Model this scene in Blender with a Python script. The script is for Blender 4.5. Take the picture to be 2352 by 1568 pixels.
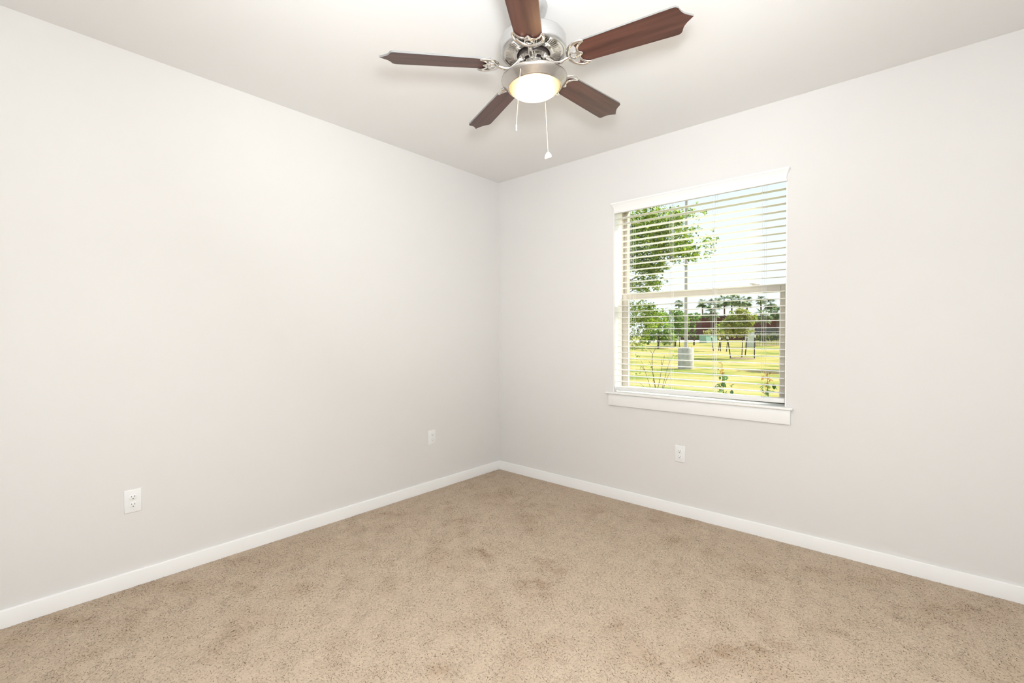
import bpy, bmesh, math, random
import numpy as np
from mathutils import Vector, Matrix

random.seed(7)
rng = np.random.default_rng(7)
for o in list(bpy.data.objects):
    bpy.data.objects.remove(o)
S = bpy.context.scene
COL = S.collection
PI = math.pi

# ------------------------------------------------------------------ camera
F_PX = 1069.7                      # focal length in pixels of the 2352 px wide frame
CAM = Vector((3.0475, -3.2860, 1.2933))
YAW, PITCH, ROLL = math.radians(-41.230), math.radians(-0.8756), math.radians(-0.0988)
FWD = Vector((math.sin(YAW) * math.cos(PITCH), math.cos(YAW) * math.cos(PITCH), math.sin(PITCH)))
_r = Vector((math.cos(YAW), -math.sin(YAW), 0))
_u = _r.cross(FWD)
RIGHT = math.cos(ROLL) * _r + math.sin(ROLL) * _u
UP = -math.sin(ROLL) * _r + math.cos(ROLL) * _u
cd = bpy.data.cameras.new('camera')
cam = bpy.data.objects.new('camera', cd)
COL.objects.link(cam)
cd.sensor_width = 36.0
cd.lens = F_PX * 36.0 / 2352.0
cd.clip_start, cd.clip_end = 0.05, 1000
cam.matrix_world = Matrix(((RIGHT.x, UP.x, -FWD.x, CAM.x), (RIGHT.y, UP.y, -FWD.y, CAM.y),
                           (RIGHT.z, UP.z, -FWD.z, CAM.z), (0, 0, 0, 1)))
S.camera = cam

# ------------------------------------------------------------------ exposure, sky, sun, flash
S.view_settings.view_transform = 'Standard'
S.view_settings.look = 'None'
S.view_settings.exposure = 0.0
S.view_settings.gamma = 1.0
S.view_settings.use_curve_mapping = False

W = bpy.data.worlds.new('sky')
S.world = W
W.use_nodes = True
wn, wl = W.node_tree.nodes, W.node_tree.links
wn.clear()
w_out = wn.new('ShaderNodeOutputWorld')
w_bg = wn.new('ShaderNodeBackground')
w_bg.inputs['Strength'].default_value = 1.22
w_tc = wn.new('ShaderNodeTexCoord')
w_sep = wn.new('ShaderNodeSeparateXYZ')
w_rmp = wn.new('ShaderNodeValToRGB')
w_rmp.color_ramp.elements[0].position = 0.0
w_rmp.color_ramp.elements[0].color = (0.93, 0.97, 1.0, 1)
w_rmp.color_ramp.elements[1].position = 0.6
w_rmp.color_ramp.elements[1].color = (0.66, 0.85, 1.0, 1)
wl.new(w_tc.outputs['Generated'], w_sep.inputs[0])
wl.new(w_sep.outputs['Z'], w_rmp.inputs[0])
wl.new(w_rmp.outputs[0], w_bg.inputs['Color'])
wl.new(w_bg.outputs[0], w_out.inputs['Surface'])

sl = bpy.data.lights.new('sun', 'SUN')
sl.energy = 9.5
sl.angle = math.radians(0.6)
sl.color = (1.0, 0.95, 0.86)
sun = bpy.data.objects.new('sun', sl)
COL.objects.link(sun)
_sd = Vector((0.63, 0.80, 0.0)).normalized() * math.cos(math.radians(46)) + Vector((0, 0, math.sin(math.radians(46))))
sun.rotation_euler = _sd.to_track_quat('Z', 'Y').to_euler()

# the photographer's flash just above the camera (its shadows fall on the ceiling behind the fan)
fl = bpy.data.lights.new('camera_flash', 'POINT')
fl.energy = 67.0
fl.shadow_soft_size = 0.10
FLASH_COL = (0.945, 1.0, 1.04)
fl.color = FLASH_COL
flash = bpy.data.objects.new('camera_flash', fl)
flash.location = (3.0, -3.10, 1.66)
COL.objects.link(flash)


def fill_light(name, loc, aim, size, watts):
    q = bpy.data.lights.new(name, 'AREA')
    q.shape = 'DISK'
    q.size = size
    q.energy = watts
    q.color = FLASH_COL
    o = bpy.data.objects.new(name, q)
    o.location = loc
    o.rotation_euler = Vector(aim).to_track_quat('-Z', 'Y').to_euler()
    COL.objects.link(o)


# unseen fill light added above the frame, facing up to bounce off the ceiling
fill_light('ceiling_bounce_fill', (2.75, -2.85, 1.78), (0, 0, 1), 0.7, 24.0)
# spot added at the flash's place to strengthen light and shadows around the fan
sp = bpy.data.lights.new('ceiling_fill_spot', 'SPOT')
sp.energy = 96.0
sp.spot_size = math.radians(84)
sp.spot_blend = 0.8
sp.shadow_soft_size = 0.10
sp.color = FLASH_COL
tilted = bpy.data.objects.new('ceiling_fill_spot', sp)
tilted.location = (3.0, -3.10, 1.66)
tilted.rotation_euler = (Vector((1.25, -1.15, 2.74)) - tilted.location).to_track_quat('-Z', 'Y').to_euler()
COL.objects.link(tilted)

# ------------------------------------------------------------------ helpers
def at(px, depth, z):
    """point at a given distance in front of the camera, on the ground plan, at height z"""
    lat = (px - 1176.0) / F_PX * depth
    f = Vector((FWD.x, FWD.y, 0)).normalized()
    p = CAM + f * depth + _r * lat
    return Vector((p.x, p.y, z))


def ground_z(depth):
    return float(np.interp(depth, [0, 22, 42, 55, 200], [-0.15, -0.15, 0.19, 0.28, 0.30]))


def tag(o, label, cat, group=None, kind=None):
    o['label'] = label
    o['category'] = cat
    if group:
        o['group'] = group
    if kind:
        o['kind'] = kind
    return o


def empty(name, loc, label=None, cat=None, group=None, kind=None, rot=(0, 0, 0)):
    o = bpy.data.objects.new(name, None)
    o.empty_display_size = 0.1
    o.location = loc
    o.rotation_euler = rot
    COL.objects.link(o)
    if label:
        tag(o, label, cat, group, kind)
    return o


class MB:
    """collects shapes and links them as ONE mesh object"""

    def __init__(self):
        self.v, self.f, self.mi = [], [], []

    def add(self, V, Fs, m=0):
        n = len(self.v)
        self.v += [tuple(p) for p in V]
        self.f += [tuple(i + n for i in q) for q in Fs]
        self.mi += [m] * len(Fs)
        return self

    def box(self, a, b, bev=0.0, m=0, seg=2, mat=None):
        bm = bmesh.new()
        bmesh.ops.create_cube(bm, size=1.0)
        s = Vector(b) - Vector(a)
        c = (Vector(b) + Vector(a)) / 2
        for v in bm.verts:
            v.co = Vector((v.co.x * s.x, v.co.y * s.y, v.co.z * s.z))
        if bev > 0:
            bmesh.ops.bevel(bm, geom=list(bm.edges), offset=min(bev, 0.45 * min(abs(t) for t in s)),
                            segments=seg, affect='EDGES', profile=0.5)
        bm.verts.index_update()
        V = [v.co + c for v in bm.verts]
        if mat is not None:
            V = [mat @ p for p in V]
        self.add(V, [[v.index for v in f.verts] for f in bm.faces], m)
        bm.free()
        return self

    def tube(self, pts, rad, n=10, m=0, cap=True, flat=None):
        pts = [Vector(p) for p in pts]
        k = len(pts)
        rad = [rad] * k if isinstance(rad, (int, float)) else list(rad)
        tg = []
        for i in range(k):
            d = pts[min(i + 1, k - 1)] - pts[max(i - 1, 0)]
            tg.append(d.normalized() if d.length > 0 else Vector((0, 0, 1)))
        ref = Vector((0, 0, 1)) if abs(tg[0].z) < 0.9 else Vector((1, 0, 0))
        nrm = (ref - tg[0] * ref.dot(tg[0])).normalized()
        V, Fs = [], []
        for i in range(k):
            nrm = (nrm - tg[i] * nrm.dot(tg[i]))
            nrm = nrm.normalized() if nrm.length > 1e-6 else tg[i].orthogonal().normalized()
            bn = tg[i].cross(nrm)
            fl_ = 1.0 if flat is None else flat
            for j in range(n):
                a = 2 * PI * j / n
                V.append(pts[i] + nrm * (math.cos(a) * rad[i] * fl_) + bn * (math.sin(a) * rad[i]))
        for i in range(k - 1):
            for j in range(n):
                a, b = i * n + j, i * n + (j + 1) % n
                Fs.append((a, b, b + n, a + n))
        if cap:
            Fs.append(tuple(range(n - 1, -1, -1)))
            Fs.append(tuple((k - 1) * n + j for j in range(n)))
        return self.add(V, Fs, m)

    def lathe(self, prof, n=64, m=0, c=(0, 0, 0), close=False):
        V, Fs = [], []
        k = len(prof)
        for (r_, z_) in prof:
            for j in range(n):
                a = 2 * PI * j / n
                V.append((c[0] + r_ * math.cos(a), c[1] + r_ * math.sin(a), c[2] + z_))
        for i in range(k - 1):
            for j in range(n):
                a, b = i * n + j, i * n + (j + 1) % n
                Fs.append((a, b, b + n, a + n))
        if close:
            for j in range(n):
                a, b = (k - 1) * n + j, (k - 1) * n + (j + 1) % n
                Fs.append((a, b, (j + 1) % n, j))
        return self.add(V, Fs, m)

    def prism(self, poly, z0, z1, m=0, mside=None):
        n = len(poly)
        V = [(x, y, z0) for x, y in poly] + [(x, y, z1) for x, y in poly]
        self.add(V, [tuple(range(n - 1, -1, -1)), tuple(range(n, 2 * n))], m)
        b = len(self.v) - 2 * n
        for i in range(n):
            j = (i + 1) % n
            self.f.append((b + i, b + j, b + n + j, b + n + i))
            self.mi.append(m if mside is None else mside)
        return self

    def build(self, name, mats, parent=None, smooth=True, angle=40, loc=None, rot=None):
        me = bpy.data.meshes.new(name)
        me.from_pydata(self.v, [], self.f)
        mats = mats if isinstance(mats, (list, tuple)) else [mats]
        for mt in mats:
            me.materials.append(mt)
        if len(mats) > 1:
            me.polygons.foreach_set('material_index', self.mi)
        bm = bmesh.new()
        bm.from_mesh(me)
        bmesh.ops.recalc_face_normals(bm, faces=bm.faces)
        bm.to_mesh(me)
        bm.free()
        if smooth:
            me.shade_smooth()
            me.set_sharp_from_angle(angle=math.radians(angle))
        me.update()
        o = bpy.data.objects.new(name, me)
        COL.objects.link(o)
        if parent:
            o.parent = parent
        if loc is not None:
            o.location = loc
        if rot is not None:
            o.rotation_euler = rot
        return o


def np_mesh(name, V, loops, starts, mat, parent=None, tint=None, smooth=False, loc=None):
    """mesh from numpy arrays; tint = one colour per vertex"""
    me = bpy.data.meshes.new(name)
    me.vertices.add(len(V))
    me.vertices.foreach_set('co', np.asarray(V, np.float32).ravel())
    me.loops.add(len(loops))
    me.loops.foreach_set('vertex_index', np.asarray(loops, np.int32))
    me.polygons.add(len(starts))
    me.polygons.foreach_set('loop_start', np.asarray(starts, np.int32))
    if smooth:
        me.polygons.foreach_set('use_smooth', np.ones(len(starts), bool))
    me.update(calc_edges=True)
    if tint is not None:
        ca = me.color_attributes.new('tint', 'FLOAT_COLOR', 'POINT')
        c4 = np.ones((len(V), 4), np.float32)
        c4[:, :3] = tint
        ca.data.foreach_set('color', c4.ravel())
    me.materials.append(mat)
    o = bpy.data.objects.new(name, me)
    COL.objects.link(o)
    if parent:
        o.parent = parent
    if loc is not None:
        o.location = loc
    return o


def copy_tree(o, parent=None):
    c = o.copy()
    COL.objects.link(c)
    c.parent = parent
    for ch in list(o.children):
        copy_tree(ch, c)
    return c


# ------------------------------------------------------------------ materials
def mat(name, col, rough=0.5, metal=0.0, spec=None, bump=None, noise=None, emit=None, trans=0.0):
    """noise=(scale, colour2, detail, stretch) mixes a second colour; bump=(scale, strength, distance)"""
    m = bpy.data.materials.new(name)
    m.use_nodes = True
    nt = m.node_tree
    p = nt.nodes['Principled BSDF']
    p.inputs['Base Color'].default_value = (*col, 1)
    p.inputs['Roughness'].default_value = rough
    p.inputs['Metallic'].default_value = metal
    if spec is not None:
        p.inputs['Specular IOR Level'].default_value = spec
    if emit:
        p.inputs['Emission Color'].default_value = (*emit[0], 1)
        p.inputs['Emission Strength'].default_value = emit[1]
    tc = nt.nodes.new('ShaderNodeTexCoord')
    if noise:
        mp = nt.nodes.new('ShaderNodeMapping')
        mp.inputs['Scale'].default_value = noise[3] if len(noise) > 3 else (1, 1, 1)
        nz = nt.nodes.new('ShaderNodeTexNoise')
        nz.inputs['Scale'].default_value = noise[0]
        nz.inputs['Detail'].default_value = noise[2]
        mx = nt.nodes.new('ShaderNodeMix')
        mx.data_type = 'RGBA'
        mx.inputs['A'].default_value = (*col, 1)
        mx.inputs['B'].default_value = (*noise[1], 1)
        rp = nt.nodes.new('ShaderNodeMapRange')
        rp.inputs['From Min'].default_value = 0.35
        rp.inputs['From Max'].default_value = 0.65
        nt.links.new(tc.outputs['Object'], mp.inputs[0])
        nt.links.new(mp.outputs[0], nz.inputs['Vector'])
        nt.links.new(nz.outputs['Fac'], rp.inputs['Value'])
        nt.links.new(rp.outputs[0], mx.inputs['Factor'])
        nt.links.new(mx.outputs['Result'], p.inputs['Base Color'])
    if bump:
        nb = nt.nodes.new('ShaderNodeTexNoise')
        nb.inputs['Scale'].default_value = bump[0]
        nb.inputs['Detail'].default_value = 3
        bp = nt.nodes.new('ShaderNodeBump')
        bp.inputs['Strength'].default_value = bump[1]
        bp.inputs['Distance'].default_value = bump[2]
        nt.links.new(tc.outputs['Object'], nb.inputs['Vector'])
        nt.links.new(nb.outputs['Fac'], bp.inputs['Height'])
        nt.links.new(bp.outputs[0], p.inputs['Normal'])
    return m


def tint_mat(name, rough=0.7, translucent=0.0, spec=0.2):
    """colour comes from each leaf's or yarn's own tint"""
    m = bpy.data.materials.new(name)
    m.use_nodes = True
    nt = m.node_tree
    p = nt.nodes['Principled BSDF']
    at_ = nt.nodes.new('ShaderNodeAttribute')
    at_.attribute_name = 'tint'
    nt.links.new(at_.outputs['Color'], p.inputs['Base Color'])
    p.inputs['Roughness'].default_value = rough
    p.inputs['Specular IOR Level'].default_value = spec
    if translucent > 0:
        tr = nt.nodes.new('ShaderNodeBsdfTranslucent')
        ms = nt.nodes.new('ShaderNodeMixShader')
        ms.inputs[0].default_value = translucent
        nt.links.new(at_.outputs['Color'], tr.inputs['Color'])
        nt.links.new(p.outputs[0], ms.inputs[1])
        nt.links.new(tr.outputs[0], ms.inputs[2])
        nt.links.new(ms.outputs[0], nt.nodes['Material Output'].inputs['Surface'])
    return m


M_WALL = mat('wall_paint', (0.795, 0.775, 0.752), 0.75, spec=0.25, bump=(260, 0.06, 0.002), noise=(1.2, (0.80, 0.78, 0.757), 2))
M_CEIL = mat('ceiling_paint', (0.865, 0.85, 0.835), 0.85, spec=0.2, bump=(200, 0.06, 0.002), noise=(1.5, (0.87, 0.855, 0.84), 2))
M_TRIM = mat('trim_paint', (0.93, 0.92, 0.90), 0.35, spec=0.4, noise=(3.0, (0.935, 0.925, 0.905), 2))
M_PLATE = mat('white_plastic', (0.90, 0.90, 0.89), 0.3, noise=(20.0, (0.905, 0.905, 0.895), 2))
M_SLOT = mat('dark_slot', (0.03, 0.028, 0.026), 0.6, noise=(60.0, (0.04, 0.038, 0.036), 2))
M_BLIND = mat('blind_white', (0.86, 0.86, 0.84), 0.4, noise=(8.0, (0.87, 0.87, 0.85), 2, (1, 20, 20)))
M_CORD = mat('cord_white', (0.8, 0.79, 0.76), 0.8, noise=(300.0, (0.72, 0.71, 0.68), 2))
M_VINYL = mat('almond_vinyl', (0.50, 0.45, 0.385), 0.45, noise=(6.0, (0.52, 0.47, 0.405), 2))
M_BACK = mat('carpet_backing', (0.90, 0.73, 0.57), 0.95, spec=0.05, noise=(60, (0.84, 0.67, 0.51), 4), bump=(300, 0.12, 0.003))
M_NICK = mat('brushed_nickel', (0.74, 0.72, 0.69), 0.26, 1.0, noise=(25, (0.70, 0.68, 0.65), 3, (1, 1, 12)))
M_PAINTN = mat('satin_nickel', (0.62, 0.62, 0.62), 0.30, 0.9, noise=(25, (0.58, 0.58, 0.58), 3, (1, 1, 12)))
M_PAN = mat('brushed_nickel_pan', (0.57, 0.54, 0.51), 0.23, 1.0, noise=(25, (0.53, 0.50, 0.47), 3, (1, 1, 12)))
M_CHROME = mat('polished_nickel', (0.80, 0.78, 0.75), 0.12, 1.0, noise=(30, (0.74, 0.72, 0.69), 2))
M_DARK = mat('dark_motor', (0.035, 0.026, 0.024), 0.45, noise=(40, (0.055, 0.04, 0.038), 3))
M_EDGE = mat('blade_edge', (0.27, 0.265, 0.26), 0.4, noise=(12, (0.23, 0.225, 0.22), 3))


def wood_mat():
    m = bpy.data.materials.new('walnut_blade')
    m.use_nodes = True
    nt = m.node_tree
    p = nt.nodes['Principled BSDF']
    tc = nt.nodes.new('ShaderNodeTexCoord')
    mp = nt.nodes.new('ShaderNodeMapping')
    mp.inputs['Scale'].default_value = (1.6, 26, 26)
    n1 = nt.nodes.new('ShaderNodeTexNoise')
    n1.inputs['Scale'].default_value = 1.0
    n1.inputs['Detail'].default_value = 6
    n1.inputs['Distortion'].default_value = 0.4
    mp2 = nt.nodes.new('ShaderNodeMapping')
    mp2.inputs['Scale'].default_value = (14, 420, 420)
    n2 = nt.nodes.new('ShaderNodeTexNoise')
    n2.inputs['Scale'].default_value = 1.0
    n2.inputs['Detail'].default_value = 3
    r1 = nt.nodes.new('ShaderNodeValToRGB')
    e = r1.color_ramp.elements
    e[0].position, e[0].color = 0.34, (0.062, 0.022, 0.015, 1)
    e[1].position, e[1].color = 0.68, (0.150, 0.057, 0.039, 1)
    mx = nt.nodes.new('ShaderNodeMix')
    mx.data_type = 'RGBA'
    mx.blend_type = 'MULTIPLY'
    mx.inputs['Factor'].default_value = 0.35
    nt.links.new(tc.outputs['Object'], mp.inputs[0])
    nt.links.new(tc.outputs['Object'], mp2.inputs[0])
    nt.links.new(mp.outputs[0], n1.inputs['Vector'])
    nt.links.new(mp2.outputs[0], n2.inputs['Vector'])
    nt.links.new(n1.outputs['Fac'], r1.inputs[0])
    nt.links.new(r1.outputs[0], mx.inputs['A'])
    nt.links.new(n2.outputs['Fac'], mx.inputs['B'])
    nt.links.new(mx.outputs['Result'], p.inputs['Base Color'])
    p.inputs['Roughness'].default_value = 0.38
    return m


M_WOOD = wood_mat()


def glass_mat():
    m = bpy.data.materials.new('window_glass')
    m.use_nodes = True
    nt = m.node_tree
    nt.nodes.remove(nt.nodes['Principled BSDF'])
    t = nt.nodes.new('ShaderNodeBsdfTransparent')
    t.inputs['Color'].default_value = (0.96, 0.98, 0.97, 1)
    g = nt.nodes.new('ShaderNodeBsdfGlossy')
    g.inputs['Roughness'].default_value = 0.02
    ms = nt.nodes.new('ShaderNodeMixShader')
    ms.inputs[0].default_value = 0.02
    nt.links.new(t.outputs[0], ms.inputs[1])
    nt.links.new(g.outputs[0], ms.inputs[2])
    nt.links.new(ms.outputs[0], nt.nodes['Material Output'].inputs['Surface'])
    return m


M_GLASS = glass_mat()


def bowl_mat():
    """lit frosted glass: the two bulbs inside make a brighter band across the bowl"""
    m = bpy.data.materials.new('lit_frosted_glass')
    m.use_nodes = True
    nt = m.node_tree
    p = nt.nodes['Principled BSDF']
    p.inputs['Base Color'].default_value = (0.22, 0.19, 0.15, 1)
    p.inputs['Roughness'].default_value = 0.35
    tc = nt.nodes.new('ShaderNodeTexCoord')
    mp0 = nt.nodes.new('ShaderNodeMapping')
    mp0.inputs['Rotation'].default_value = (0, 0, math.radians(-41))
    mp = nt.nodes.new('ShaderNodeMapping')
    mp.inputs['Scale'].default_value = (8.8, 6.0, 1.0)
    gr = nt.nodes.new('ShaderNodeTexGradient')
    gr.gradient_type = 'SPHERICAL'
    r1 = nt.nodes.new('ShaderNodeValToRGB')
    e = r1.color_ramp.elements
    e[0].position, e[0].color = 0.0, (0.85, 0.50, 0.18, 1)
    e[1].position, e[1].color = 0.30, (1.6, 1.42, 1.1, 1)
    k = r1.color_ramp.elements.new(0.10)
    k.color = (0.92, 0.72, 0.42, 1)
    nt.links.new(tc.outputs['Object'], mp0.inputs[0])
    nt.links.new(mp0.outputs[0], mp.inputs[0])
    nt.links.new(mp.outputs[0], gr.inputs[0])
    nt.links.new(gr.outputs['Fac'], r1.inputs[0])
    nt.links.new(r1.outputs[0], p.inputs['Emission Color'])
    p.inputs['Emission Strength'].default_value = 1.15
    return m


M_BOWL = bowl_mat()

# outdoors
M_CONC = mat('concrete', (0.52, 0.48, 0.44), 0.9, noise=(6, (0.40, 0.37, 0.34), 5), bump=(40, 0.2, 0.01))
M_PATH = mat('sidewalk', (0.70, 0.66, 0.60), 0.9, noise=(2, (0.62, 0.58, 0.52), 4))
M_POLE = mat('pole_paint', (0.47, 0.43, 0.41), 0.5, noise=(10, (0.42, 0.385, 0.365), 3))
M_BARK = mat('bark', (0.13, 0.095, 0.065), 0.9, noise=(30, (0.07, 0.05, 0.035), 4))
M_TWIG = mat('twig_bark', (0.10, 0.07, 0.045), 0.9, noise=(60, (0.06, 0.042, 0.028), 4))
M_PALMT = mat('palm_trunk', (0.14, 0.10, 0.075), 0.9, noise=(8, (0.08, 0.06, 0.045), 4))
M_BRICK = mat('dark_red_siding', (0.115, 0.032, 0.028), 0.8, noise=(3, (0.085, 0.026, 0.024), 4))
M_ROOFD = mat('dark_roof', (0.06, 0.05, 0.05), 0.8, noise=(3, (0.04, 0.035, 0.035), 4))
M_STUCCO = mat('beige_stucco', (0.40, 0.34, 0.29), 0.9, noise=(2, (0.36, 0.31, 0.26), 4))
M_PILLAR = mat('pale_stone', (0.66, 0.66, 0.64), 0.85, noise=(5, (0.56, 0.57, 0.56), 4))
M_GREEN = mat('green_enamel', (0.27, 0.43, 0.33), 0.4, noise=(4, (0.24, 0.40, 0.30), 3))
M_GREENL = mat('pale_green_enamel', (0.62, 0.72, 0.62), 0.4, noise=(4, (0.58, 0.68, 0.58), 3))
M_IRON = mat('black_iron', (0.02, 0.022, 0.022), 0.5, noise=(20, (0.03, 0.032, 0.032), 3))
M_STAKE = mat('stake_wood', (0.05, 0.038, 0.028), 0.8, noise=(20, (0.08, 0.06, 0.045), 3))
M_CAPW = mat('stake_cap', (0.8, 0.8, 0.78), 0.5, noise=(20, (0.75, 0.75, 0.73), 3))
M_MULCH = mat('mulch', (0.30, 0.20, 0.13), 0.95, noise=(12, (0.20, 0.13, 0.08), 4))
M_RED = mat('red_paint', (0.45, 0.09, 0.07), 0.5, noise=(5, (0.40, 0.08, 0.06), 3))
M_EXT = mat('exterior_stucco', (0.45, 0.40, 0.34), 0.9, noise=(5, (0.42, 0.37, 0.31), 4))
M_LEAF = tint_mat('leaf', 0.55, 0.45, 0.3)
M_YARN = tint_mat('carpet_yarn', 0.92, 0.0, 0.08)


def lawn_mat():
    m = bpy.data.materials.new('dry_lawn')
    m.use_nodes = True
    nt = m.node_tree
    p = nt.nodes['Principled BSDF']
    p.inputs['Roughness'].default_value = 0.95
    p.inputs['Specular IOR Level'].default_value = 0.05
    tc = nt.nodes.new('ShaderNodeTexCoord')
    mp = nt.nodes.new('ShaderNodeMapping')
    mp.inputs['Rotation'].default_value = (0, 0, math.radians(-41))
    mp.inputs['Scale'].default_value = (0.30, 0.55, 0.5)
    n1 = nt.nodes.new('ShaderNodeTexNoise')
    n1.inputs['Scale'].default_value = 1.0
    n1.inputs['Detail'].default_value = 5
    n1.inputs['Roughness'].default_value = 0.6
    n2 = nt.nodes.new('ShaderNodeTexNoise')
    n2.inputs['Scale'].default_value = 7.0
    n2.inputs['Detail'].default_value = 4
    r1 = nt.nodes.new('ShaderNodeValToRGB')
    e = r1.color_ramp.elements
    e[0].position, e[0].color = 0.40, (0.19, 0.24, 0.05, 1)
    e[1].position, e[1].color = 0.585, (0.56, 0.40, 0.17, 1)
    k = e.new(0.48)
    k.color = (0.35, 0.33, 0.085, 1)
    mx = nt.nodes.new('ShaderNodeMix')
    mx.data_type = 'RGBA'
    mx.blend_type = 'MULTIPLY'
    mx.inputs['Factor'].default_value = 0.35
    nt.links.new(tc.outputs['Object'], mp.inputs[0])
    nt.links.new(mp.outputs[0], n1.inputs['Vector'])
    nt.links.new(tc.outputs['Object'], n2.inputs['Vector'])
    nt.links.new(n1.outputs['Fac'], r1.inputs[0])
    nt.links.new(r1.outputs[0], mx.inputs['A'])
    nt.links.new(n2.outputs['Color'], mx.inputs['B'])
    nt.links.new(mx.outputs['Result'], p.inputs['Base Color'])
    return m


M_LAWN = lawn_mat()

# ------------------------------------------------------------------ room shell
H = 2.74
RX, RY = 3.80, -3.85              # far ends of the room (behind the camera)
T = 0.22                          # wall thickness
WX0, WX1, WZ0, WZ1 = 1.236, 2.419, 0.841, 2.335   # window opening


def structure(o, label, cat):
    return tag(o, label, cat, kind='structure')


structure(MB().box((-T, RY - T, -0.2), (RX + T, T, -0.0055)).build('floor', M_BACK, smooth=False),
          'floor of the room under the beige carpet', 'floor')
structure(MB().box((-T, RY - T, H), (RX + T, T, H + 0.15)).build('ceiling', M_CEIL, smooth=False),
          'plain white painted ceiling carrying the fan', 'ceiling')
structure(MB().box((-T, RY - T, -0.012), (0, T, H)).build('wall_left', M_WALL, smooth=False),
          'plain pale greige wall on the left with two outlets', 'wall')
g = 0.006
structure(MB().box((0, 0, -0.012), (WX0 - g, T, H)).box((WX1 + g, 0, -0.012), (RX, T, H))
          .box((WX0 - g, 0, -0.012), (WX1 + g, T, WZ0 - 0.016)).box((WX0 - g, 0, WZ1 + g), (WX1 + g, T, H))
          .box((WX0 - g, 0, 2.290), (WX1 + g, 0.003, WZ1 + g))
          .build('wall_right', M_WALL, smooth=False),
          'pale greige wall on the right holding the window', 'wall')
structure(MB().box((0, RY - T, -0.012), (RX, RY, H)).build('wall_rear', M_WALL, smooth=False),
          'pale greige wall behind the camera', 'wall')
structure(MB().box((RX, RY - T, -0.012), (RX + T, T, H)).build('wall_near', M_WALL, smooth=False),
          'pale greige wall to the right of the camera', 'wall')

BH, BT = 0.0782, 0.013


def baseboard(name, a, b, label):
    """board from a to b against the wall; inside of the room lies to the left of a->b"""
    a, b = Vector((*a, 0)), Vector((*b, 0))
    d = (b - a).normalized()
    n = Vector((-d.y, d.x, 0))
    prof = [(0.0005, -0.011), (BT, -0.011), (BT, BH - 0.004), (BT - 0.0015, BH - 0.001), (BT - 0.004, BH), (0.0005, BH)]
    mb = MB()
    V = [a + n * t + Vector((0, 0, z)) for t, z in prof] + [b + n * t + Vector((0, 0, z)) for t, z in prof]
    k = len(prof)
    mb.add(V, [tuple(range(k)), tuple(range(2 * k - 1, k - 1, -1))] + [(i, (i + 1) % k, k + (i + 1) % k, k + i) for i in range(k)])
    structure(mb.build(name, M_TRIM, angle=50), label, 'baseboard')


baseboard('baseboard_left', (0, 0), (0, RY), 'white baseboard along the left wall')
baseboard('baseboard_right', (RX, 0), (BT, 0), 'white baseboard along the window wall')
baseboard('baseboard_rear', (0.013, RY), (RX, RY), 'white baseboard behind the camera')
baseboard('baseboard_near', (RX, RY + BT), (RX, -BT), 'white baseboard to the right of the camera')

# ------------------------------------------------------------------ carpet pile


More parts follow.
